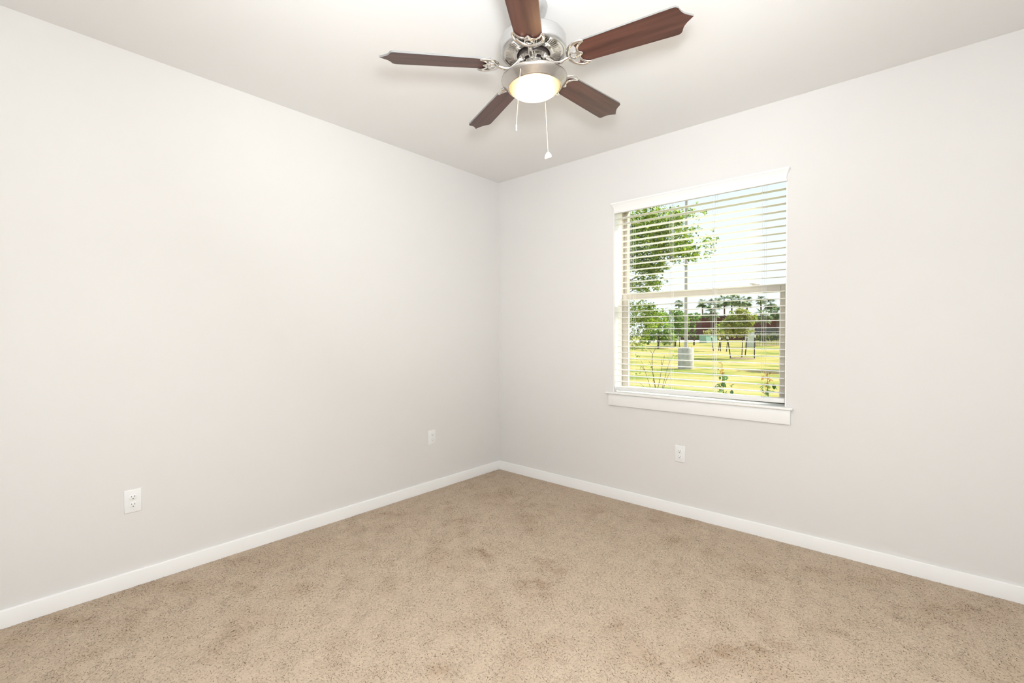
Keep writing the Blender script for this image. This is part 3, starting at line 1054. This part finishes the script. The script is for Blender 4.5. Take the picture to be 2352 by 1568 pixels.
def leaves(name, centers, size, pal, parent=None, squash=.5, droop=0.0, seed=1, aspect=.5, loc=None):
    """one mesh of folded leaves, a leaf at each centre"""
    r2 = np.random.default_rng(seed)
    C_ = np.asarray(centers, float)
    n = len(C_)
    s = size * r2.uniform(.65, 1.3, n)
    a = r2.uniform(0, 2 * PI, n)
    el = r2.normal(-droop, .55, n)
    d = np.stack([np.cos(a) * np.cos(el), np.sin(a) * np.cos(el), np.sin(el)], -1)
    side = np.cross(d, r2.normal(0, .5, (n, 3)) + np.array([0, 0, 1.0]))
    side /= np.linalg.norm(side, axis=1, keepdims=True) + 1e-9
    nn = np.cross(side, d)
    V = np.zeros((n, 6, 3))
    L = s[:, None]
    w = L * aspect * .5
    V[:, 0] = C_ - d * L * .5
    V[:, 1] = C_ - d * L * .12 + side * w + nn * w * .35
    V[:, 2] = C_ + d * L * .25 + side * w * .75 + nn * w * .25
    V[:, 3] = C_ + d * L * .5
    V[:, 4] = C_ + d * L * .25 - side * w * .75 + nn * w * .25
    V[:, 5] = C_ - d * L * .12 - side * w + nn * w * .35
    base = (np.arange(n) * 6)[:, None]
    q = np.array([0, 1, 2, 3, 0, 3, 4, 5])
    pal = np.asarray(pal)
    col = pal[r2.integers(0, len(pal), n)] * r2.uniform(.75, 1.25, (n, 1))
    return np_mesh(name, V.reshape(-1, 3), (base + q).ravel(), (np.arange(n)[:, None] * 8 + np.array([0, 4])).ravel(),
                   M_LEAF, parent, np.repeat(col[:, None], 6, 1).reshape(-1, 3), loc=loc)


def blob_points(blobs, n, seed):
    """points in ellipsoids (centre, radii, weight), clumped"""
    r2 = np.random.default_rng(seed)
    w = np.array([b[2] for b in blobs], float)
    w /= w.sum()
    out = []
    for b, k in zip(blobs, (w * n).astype(int)):
        nc = max(3, k // 14)
        v = r2.normal(0, 1, (nc, 3))
        v /= np.linalg.norm(v, axis=1, keepdims=True)
        v *= r2.uniform(.15, 1, (nc, 1)) ** .45
        cl = np.asarray(b[0]) + v * np.asarray(b[1])
        pts = cl[r2.integers(0, nc, k)] + r2.normal(0, 1, (k, 3)) * np.asarray(b[1]) * .10
        out.append(pts)
    return np.concatenate(out)


PAL_OAK = [(.30, .40, .035), (.40, .47, .05), (.20, .30, .035), (.10, .16, .03), (.46, .50, .07), (.07, .12, .03)]
PAL_LIME = [(.36, .52, .06), (.28, .44, .06), (.44, .56, .12), (.18, .30, .05)]
PAL_SOFT = [(.24, .36, .10), (.30, .42, .14), (.17, .28, .09)]
PAL_OLIVE = [(.42, .40, .09), (.33, .35, .08), (.50, .46, .16), (.20, .22, .06), (.54, .50, .26)]
PAL_DARK = [(.06, .11, .035), (.10, .16, .05), (.16, .24, .07)]


def offs(d, base, items):
    """blob list given in metres: sideways, in depth and up from the tree's foot"""
    f = Vector((FWD.x, FWD.y, 0)).normalized()
    o = []
    for (sx, dz, h), (rx, ry, rz), w in items:
        o.append((tuple(_r * sx + f * dz + Vector((0, 0, h))), (rx, ry, rz), w))
    return o


# the near tree whose crown fills the left of the window
d = 9.0
p = at(1352, d, -.15)
t1 = empty('leafy_tree', p, 'leafy green tree just outside filling the upper left of the window', 'tree')
m_ = d / F_PX


def hz(py):
    return CAM.z - (py - 767) * m_ + .15


def px_side(px):
    return (px - 1352) / F_PX * d


def crown(px, py, wpx, hpx, wgt, e=0.0):
    return ((px_side(px), e, hz(py)), (wpx * m_, .5, hpx * m_), wgt)


cr = offs(d, p, [crown(1480, 570, 52, 62, 9), crown(1540, 545, 48, 45, 5), crown(1520, 500, 60, 24, 2.6), crown(1570, 585, 34, 26, 2), crown(1475, 515, 40, 30, 2),
                 crown(1600, 560, 34, 40, .55), crown(1625, 545, 22, 22, .16), crown(1600, 490, 26, 24, .22), crown(1490, 615, 42, 16, 2),
                 crown(1478, 655, 34, 22, 1.8), crown(1500, 645, 26, 14, .5), crown(1470, 720, 34, 36, 2.6), crown(1500, 728, 30, 28, 1.5), crown(1462, 775, 22, 26, 1.2),
                 crown(1400, 560, 60, 110, 5, .3), crown(1330, 520, 90, 120, 5, .3), crown(1440, 430, 120, 60, 4, .2)])
leaves('foliage', blob_points(cr, 27000, 11), .044, PAL_OAK + PAL_LIME[:3], t1, seed=12, aspect=.62)
tk = MB().tube([(0, 0, 0), (.03, .05, 1.0), (-.02, .1, 1.9), (.05, .1, 2.9), (.0, .15, 3.9)], [.10, .085, .075, .055, .02], 12)
tk.build('trunk', M_BARK, t1)
mb = MB()
for (sx, h0, h1, e) in ((px_side(1600), 1.9, hz(565), .1), (px_side(1560), 2.1, hz(505), 0), (px_side(1480), 1.0, hz(720), -.1), (px_side(1500), 1.6, hz(640), -.1), (-.6, 1.6, hz(540), .3), (px_side(1440), 2.6, hz(440), .1)):
    a = Vector((0, .08, h0))
    b = _r * sx + Vector((FWD.x, FWD.y, 0)) * e + Vector((0, 0, h1))
    mb.tube([a, a.lerp(b, .35) + Vector((0, 0, .12)), a.lerp(b, .7) + Vector((0, 0, .08)), b], [.022, .013, .008, .003], 7)
mb.build('branches', M_BARK, t1)


def shrub_tree(name, px, d, h, blobs, n, size, pal, label, cat='tree', group=None, trunk=.08, seed=1, squash=1):
    z = ground_z(d)
    p = at(px, d, z)
    t = empty(name, p, label, cat, group)
    leaves('foliage', blob_points(offs(d, p, blobs), n, seed), size, pal, t, seed=seed + 1, aspect=.55)
    MB().tube([(0, 0, 0), (.04, 0, h * .4), (0, .03, h * .8)], [trunk, trunk * .8, trunk * .35], 8).build('trunk', M_BARK, t)
    return t


# middle distance trees behind the lamp post
G_MID = 'feathery green trees in the middle distance'
shrub_tree('feathery_tree', 1512, 38, 3.0, [((0, 0, 1.5), (1.15, 1, 1.0), 3), ((-.2, 0, 2.6), (.9, .8, .6), 2), ((.7, 0, .9), (.8, .7, .6), 1.8), ((-.7, 0, .9), (.8, .7, .6), 1.5)], 3400, .17, PAL_LIME + PAL_SOFT,
           'yellow green feathery tree left of the lamp post, behind the bare twigs', 'tree', None, seed=31)
shrub_tree('feathery_tree', 1551, 42, 3.6, [((0, 0, 2.3), (1.3, 1, .9), 3), ((.3, 0, 1.4), (1.0, .8, .6), 2), ((.1, 0, 3.1), (.8, .7, .35), 1.2), ((-.5, 0, .8), (.8, .7, .6), 1)], 3000, .19, PAL_SOFT + PAL_LIME[:1],
           'light green feathery tree directly behind the lamp post pole', 'tree', None, seed=33)
shrub_tree('feathery_tree', 1594, 45, 3.2, [((0, 0, 2.6), (.8, .7, .55), 2), ((-.3, 0, 1.4), (.55, .5, .7), 1)], 620, .22, PAL_SOFT,
           'small light green tree just right of the lamp post pole', 'tree', None, seed=35)

# far buildings
d = 78
z = ground_z(d)


def facing_box(name, px0, px1, d0, thick, z0, z1, m, parent=None):
    f = Vector((FWD.x, FWD.y, 0)).normalized()
    a, b = at(px0, d0, z0), at(px1, d0, z0)
    c, e = b + f * thick, a + f * thick
    up_ = Vector((0, 0, z1 - z0))
    V = [a, b, c, e, a + up_, b + up_, c + up_, e + up_]
    return MB().add(V, [(3, 2, 1, 0), (4, 5, 6, 7), (0, 1, 5, 4), (1, 2, 6, 5), (2, 3, 7, 6), (3, 0, 4, 7)]).build(name, m, parent, smooth=False)


bd_ = empty('red_building', (0, 0, 0), 'long dark red building behind the olive sapling and fence', 'building')
facing_box('building_wall', 1612, 1900, 78, 12, .2, 4.1, M_BRICK, bd_)
facing_box('roof', 1608, 1904, 77.6, 13, 4.1, 4.35, M_ROOFD, bd_)
for k in range(9):
    x = 1622 + k * 24
    facing_box('window', x, x + 11, 77.9, .3, 1.0, 2.2, M_ROOFD, bd_)
facing_box('garage_door', 1738, 1800, 77.85, .3, .3, 2.3, mat('slate_door', (.10, .11, .12), .6, noise=(2, (.08, .09, .1), 3)), bd_)
hb = empty('beige_house', (0, 0, 0), 'low beige house with grey roof far behind the lamp post', 'building')
facing_box('house_wall', 1585, 1618, 95, 8, .2, 2.6, M_STUCCO, hb)
f_ = Vector((FWD.x, FWD.y, 0)).normalized()
a, b = at(1582, 94.6, 2.6), at(1620, 94.6, 2.6)
V = [a, b, b + f_ * 9, a + f_ * 9, a.lerp(b, .25) + f_ * 4.5 + Vector((0, 0, 1.0)), a.lerp(b, .75) + f_ * 4.5 + Vector((0, 0, 1.0))]
MB().add(V, [(3, 2, 1, 0), (0, 1, 5, 4), (1, 2, 5), (2, 3, 4, 5), (3, 0, 4)]).build('roof', M_ROOFD, hb, smooth=False)

# palms
PAL_PALM = [(.17, .25, .10), (.24, .32, .14), (.30, .37, .18), (.11, .17, .07)]


def palm(px, d, ytop, crown_r, label, seed):
    r2 = random.Random(seed)
    z = .3
    p = at(px, d, z)
    hgt = CAM.z - (ytop - 767) * d / F_PX - z
    t = empty('palm_tree', p, label, 'palm')
    MB().tube([(0, 0, 0), (.1, 0, hgt * .5), (0, 0, hgt)], [.22, .17, .16], 8).build('trunk', M_PALMT, t)
    V, L, St, tint = [], [], [], []
    nf = 40
    for k in range(nf):
        a = r2.uniform(0, 2 * PI)
        el = r2.uniform(-.9, 1.15)
        dx = Vector((math.cos(a), math.sin(a), 0))
        base = Vector((0, 0, hgt))
        ln = crown_r * r2.uniform(.75, 1.1)
        mid = base + (dx * math.cos(el) + Vector((0, 0, math.sin(el)))) * ln * .55
        sd = dx.cross(Vector((0, 0, 1)))
        c_ = r2.choice(PAL_PALM)
        # a fan leaf of nine fingers with folded blades
        for j in range(-4, 5):
            w = j / 4 * 1.2
            dirv = (dx * math.cos(el) + Vector((0, 0, math.sin(el)))) * math.cos(w) + sd * math.sin(w)
            tip = mid + dirv * ln * .6 + Vector((0, 0, -.22 * ln))
            wd = dirv.cross(Vector((0, 0, 1)))
            wd = (wd.normalized() if wd.length > .05 else sd) * ln * .06
            m2 = mid.lerp(tip, .45) + Vector((0, 0, .07 * ln))
            n0 = len(V)
            V += [mid, m2 + wd, tip, m2 - wd]
            tint += [c_] * 4
            St.append(len(L))
            L += [n0, n0 + 1, n0 + 2, n0 + 3]
        n0 = len(V)
        V += [base + sd * .03, mid + sd * .02, mid - sd * .02, base - sd * .03]
        tint += [c_] * 4
        St.append(len(L))
        L += [n0, n0 + 1, n0 + 2, n0 + 3]
    np_mesh('fronds', np.array([tuple(v) for v in V]), L, St, M_LEAF, t, np.array(tint))


for i, (px, d, yt, cr_, lab) in enumerate((
        (1559, 124, 697, 1.3, 'slim far palm just left of the lamp post pole'),
        (1613, 114, 696, 1.5, 'slim palm standing left of the dark red building'),
        (1641, 96, 697, 1.6, 'bushy palm over the left end of the red building'),
        (1633, 73, 718, 1.3, 'low palm against the left end of the red building'),
        (1663, 104, 690, 1.6, 'tall palm seen left above the olive sapling'),
        (1680, 112, 689, 1.7, 'tall palm seen centrally above the olive sapling'),
        (1698, 100, 690, 1.6, 'tall palm seen right above the olive sapling'),
        (1715, 108, 694, 1.6, 'palm between the olive sapling top and the lone palm'),
        (1747, 112, 689, 1.4, 'lone tall palm above the iron fence'),
        (1770, 98, 698, 1.7, 'palm rising over the right end of the iron fence'),
        (1752, 71, 724, 1.4, 'low drooping palm behind the iron fence, left one'),
        (1784, 75.4, 720, 1.4, 'low drooping palm behind the iron fence, right one'))):
    palm(px, d, yt, cr_, lab, 100 + i)

# hedges at the foot of the red building
for i, (px, d, w_, h_, pal, lab) in enumerate((
        (1638, 62, 1.3, 1.6, PAL_OLIVE, 'olive bush in front of the red building, behind the green cabinet'),
        (1668, 66.5, 1.7, 2.0, PAL_OLIVE + PAL_LIME[:1], 'yellow green bush in front of the red building'),
        (1745, 54, 1.2, 1.0, PAL_DARK + PAL_OLIVE[:2], 'dark bush behind the left bay of the iron fence'),
        (1772, 58.5, 1.4, 1.1, PAL_DARK + PAL_OLIVE[:2], 'dark bush behind the right bay of the iron fence'),
        (1603, 76, 1.8, .9, PAL_DARK, 'low dark hedge beside the far sidewalk'))):
    shrub_tree('bush', px, d, h_ * .6, [((0, 0, h_ * .55), (w_, .8, h_ * .5), 1)], 420, .26, pal, lab, 'bush', None, .05, 60 + i)

# utility cabinet
d = 54
z = ground_z(d)
uc = empty('utility_cabinet', at(1628, d, z), 'green utility transformer cabinet on the far lawn', 'cabinet', rot=(0, 0, YAW * -1 + .32))
cab = MB()
cab.add([(-.78, -.55, 0), (.78, -.55, 0), (.78, .65, 0), (-.78, .65, 0), (-.78, -.40, .86), (.78, -.40, .86), (.78, .65, .94), (-.78, .65, .94)],
        [(3, 2, 1, 0), (4, 5, 6, 7), (0, 1, 5, 4), (1, 2, 6, 5), (2, 3, 7, 6), (3, 0, 4, 7)])
cab.build('cabinet_body', M_GREEN, uc, smooth=False)
MB().box((-.80, -.44, .86), (.80, .67, .97), .02).build('lid', M_GREENL, uc, smooth=False)['label'] = 'pale green lid'
MB().box((-.84, -.62, -.05), (.84, .72, .04)).build('concrete_pad', M_CONC, uc, smooth=False)

# gate pillar and iron fence
d = 40
z = ground_z(d)
pr = empty('gate_pillar', at(1722, d, z), 'square pale stone pillar at the end of the iron fence', 'pillar', rot=(0, 0, .52))
MB().box((-.30, -.30, -.05), (.30, .30, 1.58), .01).build('shaft', M_PILLAR, pr)
MB().box((-.33, -.33, 1.58), (.33, .33, 1.64), .01).build('cap', M_PILLAR, pr)
fe = empty('iron_fence', at(1734, 41, ground_z(41)), 'black iron picket fence running right from the pale pillar', 'fence')
fo = Vector(fe.location)
e0, e1 = at(1734, 41, 0), at(1860, 44, 0)
ln = (e1 - e0).length
dv = (e1 - e0).normalized()
for k in range(3):
    q = e0 + dv * (ln * k / 2)
    gz = ground_z(42) - .02
    q = Vector((q.x, q.y, 0)) - Vector((fo.x, fo.y, fo.z))
    MB().box((q.x - .04, q.y - .04, q.z + gz - .05), (q.x + .04, q.y + .04, q.z + gz + 1.45), .005).build('post', M_IRON, fe)
for k in range(2):
    mb = MB()
    a = e0 + dv * (ln * k / 2 + .05) - Vector((fo.x, fo.y, fo.z - gz))
    b = e0 + dv * (ln * (k + 1) / 2 - .05) - Vector((fo.x, fo.y, fo.z - gz))
    for hh in (.15, 1.15, 1.32):
        mb.tube([a + Vector((0, 0, hh)), b + Vector((0, 0, hh))], .02, 4)
    nb = int((b - a).length / .115)
    for i in range(nb + 1):
        q = a.lerp(b, i / nb)
        mb.tube([q + Vector((0, 0, .06)), q + Vector((0, 0, 1.40))], .017, 4)
    mb.build('picket_panel', M_IRON, fe, smooth=False)

# staked saplings


def stake(px_b, d_b, px_t, d_t, h, label, cap=True):
    gb = ground_z(d_b)
    b = at(px_b, d_b, gb)
    t = at(px_t, d_t, gb + h)
    r = empty('tree_stake', b, label, 'stake', 'stakes around the young trees')
    MB().tube([(0, 0, -.05), t - b], [.032, .026], 8).build('stake_rod', M_STAKE, r)
    if cap:
        q = t - b
        MB().tube([q * .90, q * 1.015], .055, 8).build('stake_cap', M_CAPW, r)
    return r


sap = shrub_tree('staked_sapling', 1704, 26, 2.6, [((-.35, 0, 2.05), (.62, .6, .50), 3), ((.25, 0, 2.15), (.55, .5, .45), 2.2), ((.0, 0, 1.55), (.60, .5, .35), 1.6), ((-.1, 0, 2.55), (.55, .5, .25), 1.2), ((-.85, 0, 1.75), (.45, .4, .40), 1.1)],
                 5200, .105, PAL_OLIVE + PAL_LIME[:1], 'young olive green sapling with three stakes on the right of the lawn', 'tree', None, .028, 71)
stake(1679, 26.0, 1670.5, 26.3, 1.22, 'dark leaning stake left of the olive sapling trunk')
stake(1733, 26.0, 1733, 26.2, 1.30, 'dark upright stake right of the olive sapling trunk')
stake(1711.5, 28.0, 1716, 27.2, 1.10, 'thin dark stake just behind the olive sapling trunk', False)
sap2 = shrub_tree('staked_sapling', 1655, 34, 1.9, [((0, 0, 1.75), (.45, .4, .4), 1)], 260, .11, PAL_LIME, 'small bright sapling left of the olive one, by the green cabinet', 'tree', None, .022, 73)
stake(1639, 34.0, 1634, 34.2, 1.08, 'dark stake in front of the green cabinet')
stake(1650.5, 34.4, 1654, 34.4, .95, 'short dark stake left of the small bright sapling')
stake(1655.5, 33.6, 1653, 33.8, .92, 'short dark stake at the small bright sapling trunk')
stake(1668.5, 33.0, 1672, 33.2, .98, 'dark stake right of the small bright sapling')
stake(1560.5, 39.0, 1561, 39.0, 1.0, 'dark stake standing just left of the lamp post base', False)
stake(1547.5, 40.0, 1548, 40.0, .95, 'dark stake second left of the lamp post base', False)
d = 26
q = at(1704, d, ground_z(d))
mm = MB().lathe([(.001, .07), (.35, .06), (.62, .03), (.72, -.03)], 28).build('mulch_ring', M_MULCH, loc=q)
tag(mm, 'low brown mulch ring around the olive sapling', 'mulch')

# small things near the far sidewalk
d = 52
q = at(1556, d, ground_z(d))
MBp = empty('sign_post', q, 'small white upright sign panel beside the far sidewalk', 'sign')
MB().box((-.30, -.06, .25), (.30, .06, 1.30), .02).build('panel', M_CAPW, MBp)
for s in (-1, 1):
    MB().tube([(s * .22, 0, -.05), (s * .22, 0, .27)], .03, 8).build('leg', M_STAKE, MBp)
d = 50
bn = empty('bollard', at(1527.5, d, ground_z(d)), 'dark grey bollard beside the far sidewalk', 'bollard')
MB().lathe([(.001, -.05), (.13, -.05), (.13, .68), (.10, .70), (.001, .70)], 20).build('bollard_body', M_IRON, bn)
MB().lathe([(.14, .70), (.14, .84), (.08, .92), (.001, .94)], 20).build('bollard_cap', M_IRON, bn)

# shrubs close under the window
d = 6.2
p = at(1512, d, -.15)
sh = empty('bare_shrub', p, 'bare twiggy shrub close outside the lower left of the window', 'shrub')


def pxy(px, py, d, e=0.0):
    q = at(px, d + e, 0)
    q.z = CAM.z - (py - 767) * (d + e) / F_PX
    return q - p


mb = MB()
tw = [[(1512, 960), (1507, 900), (1499, 850), (1499, 815), (1512, 790)], [(1499, 812), (1492, 803)], [(1508, 905), (1516, 870), (1521, 840), (1527, 816)],
      [(1514, 955), (1520, 900), (1535, 840), (1546, 816)], [(1521, 842), (1519, 822)], [(1510, 955), (1494, 890), (1481, 850), (1472, 826)], [(1482, 852), (1471, 838)],
      [(1503, 880), (1497, 842), (1490, 828)], [(1514, 930), (1528, 880), (1540, 852)], [(1511, 950), (1484, 895), (1470, 880)]]
for i, tpt in enumerate(tw):
    pts = arcpts([pxy(x, y, d, .12 * math.sin(i * 1.7)) for x, y in tpt], 5)
    r0 = .0085 if i == 0 else .005
    mb.tube(pts, [r0 * (1 - .75 * k / (len(pts) - 1)) for k in range(len(pts))], 6)
mb.build('twigs', M_TWIG, sh)
lf = []
r2 = random.Random(5)
for x, y, k in ((1465, 818, 10), (1463, 857, 9), (1472, 850, 3), (1486, 842, 4), (1500, 845, 5), (1497, 795, 4), (1546, 815, 4), (1530, 818, 3), (1490, 866, 3), (1512, 790, 3), (1505, 870, 3), (1480, 800, 14), (1470, 795, 16)):
    for _ in range(k):
        lf.append(tuple(pxy(x + r2.gauss(0, 4), y + r2.gauss(0, 3), d, r2.gauss(0, .05))))
leaves('foliage', lf, .036, PAL_LIME + PAL_DARK[2:], sh, seed=5)


def young_plant(px, ytop, d, label, seed, bits):
    p_ = at(px, d, -.15)
    t = empty('young_plant', p_, label, 'plant', 'young leafy plants under the window')
    top = CAM.z - (ytop - 767) * d / F_PX
    r2 = random.Random(seed)
    MB().tube([(0, 0, 0), (.01, .01, (top + .15) * .5), (-.01, 0, top + .13)], [.007, .005, .002], 6).build('stem', M_TWIG, t)
    for nm, pal, rows, sz in bits:
        cs = []
        for (dx, py, k, sp) in rows:
            for _ in range(k):
                zz = CAM.z - (py - 767 + r2.gauss(0, 3)) * d / F_PX + .15
                cs.append(tuple(_r * ((dx + r2.gauss(0, sp)) * d / F_PX) + Vector((FWD.x, FWD.y, 0)) * r2.gauss(0, .03) + Vector((0, 0, zz))))
        leaves(nm, cs, sz, pal, t, seed=seed, aspect=.55, droop=.1)
    return t


PAL_BRONZE = [(.34, .14, .03), (.42, .20, .05), (.28, .16, .03), (.40, .28, .06)]
PAL_GLOSS = [(.05, .13, .035), (.08, .20, .05), (.13, .27, .06), (.20, .32, .08)]
young_plant(1661, 832, 5.2, 'upright young plant with bronze tip at the lower middle of the window', 81,
            [('green_leaves', PAL_GLOSS, ((-2, 870, 3, 5), (8, 872, 5, 7), (6, 884, 6, 9), (-5, 888, 4, 5), (0, 900, 10, 8), (0, 930, 14, 10)), .072),
             ('bronze_leaves', PAL_BRONZE, ((-6, 836, 6, 3), (-4, 845, 7, 4), (-2, 854, 6, 3), (0, 862, 3, 3)), .036)])
young_plant(1765, 853, 4.9, 'upright young plant with bronze tip at the lower right corner of the window', 85,
            [('green_leaves', PAL_GLOSS, ((0, 890, 8, 8), (2, 901, 12, 9), (0, 918, 14, 10)), .066),
             ('bronze_leaves', PAL_BRONZE, ((0, 857, 8, 6), (-2, 866, 8, 5), (-1, 874, 7, 6), (3, 884, 7, 9)), .040)])

# a bigger tree standing to the right, out of the window's view, whose shade reaches the lawn
shrub_tree('shade_tree', 2040, 18.2, 4.2, [((0, 0, 4.0), (1.5, 1.2, 1.1), 1)], 6000, .26, PAL_DARK, 'dense tree standing on the lawn right of the window view', 'tree', None, .12, 91)
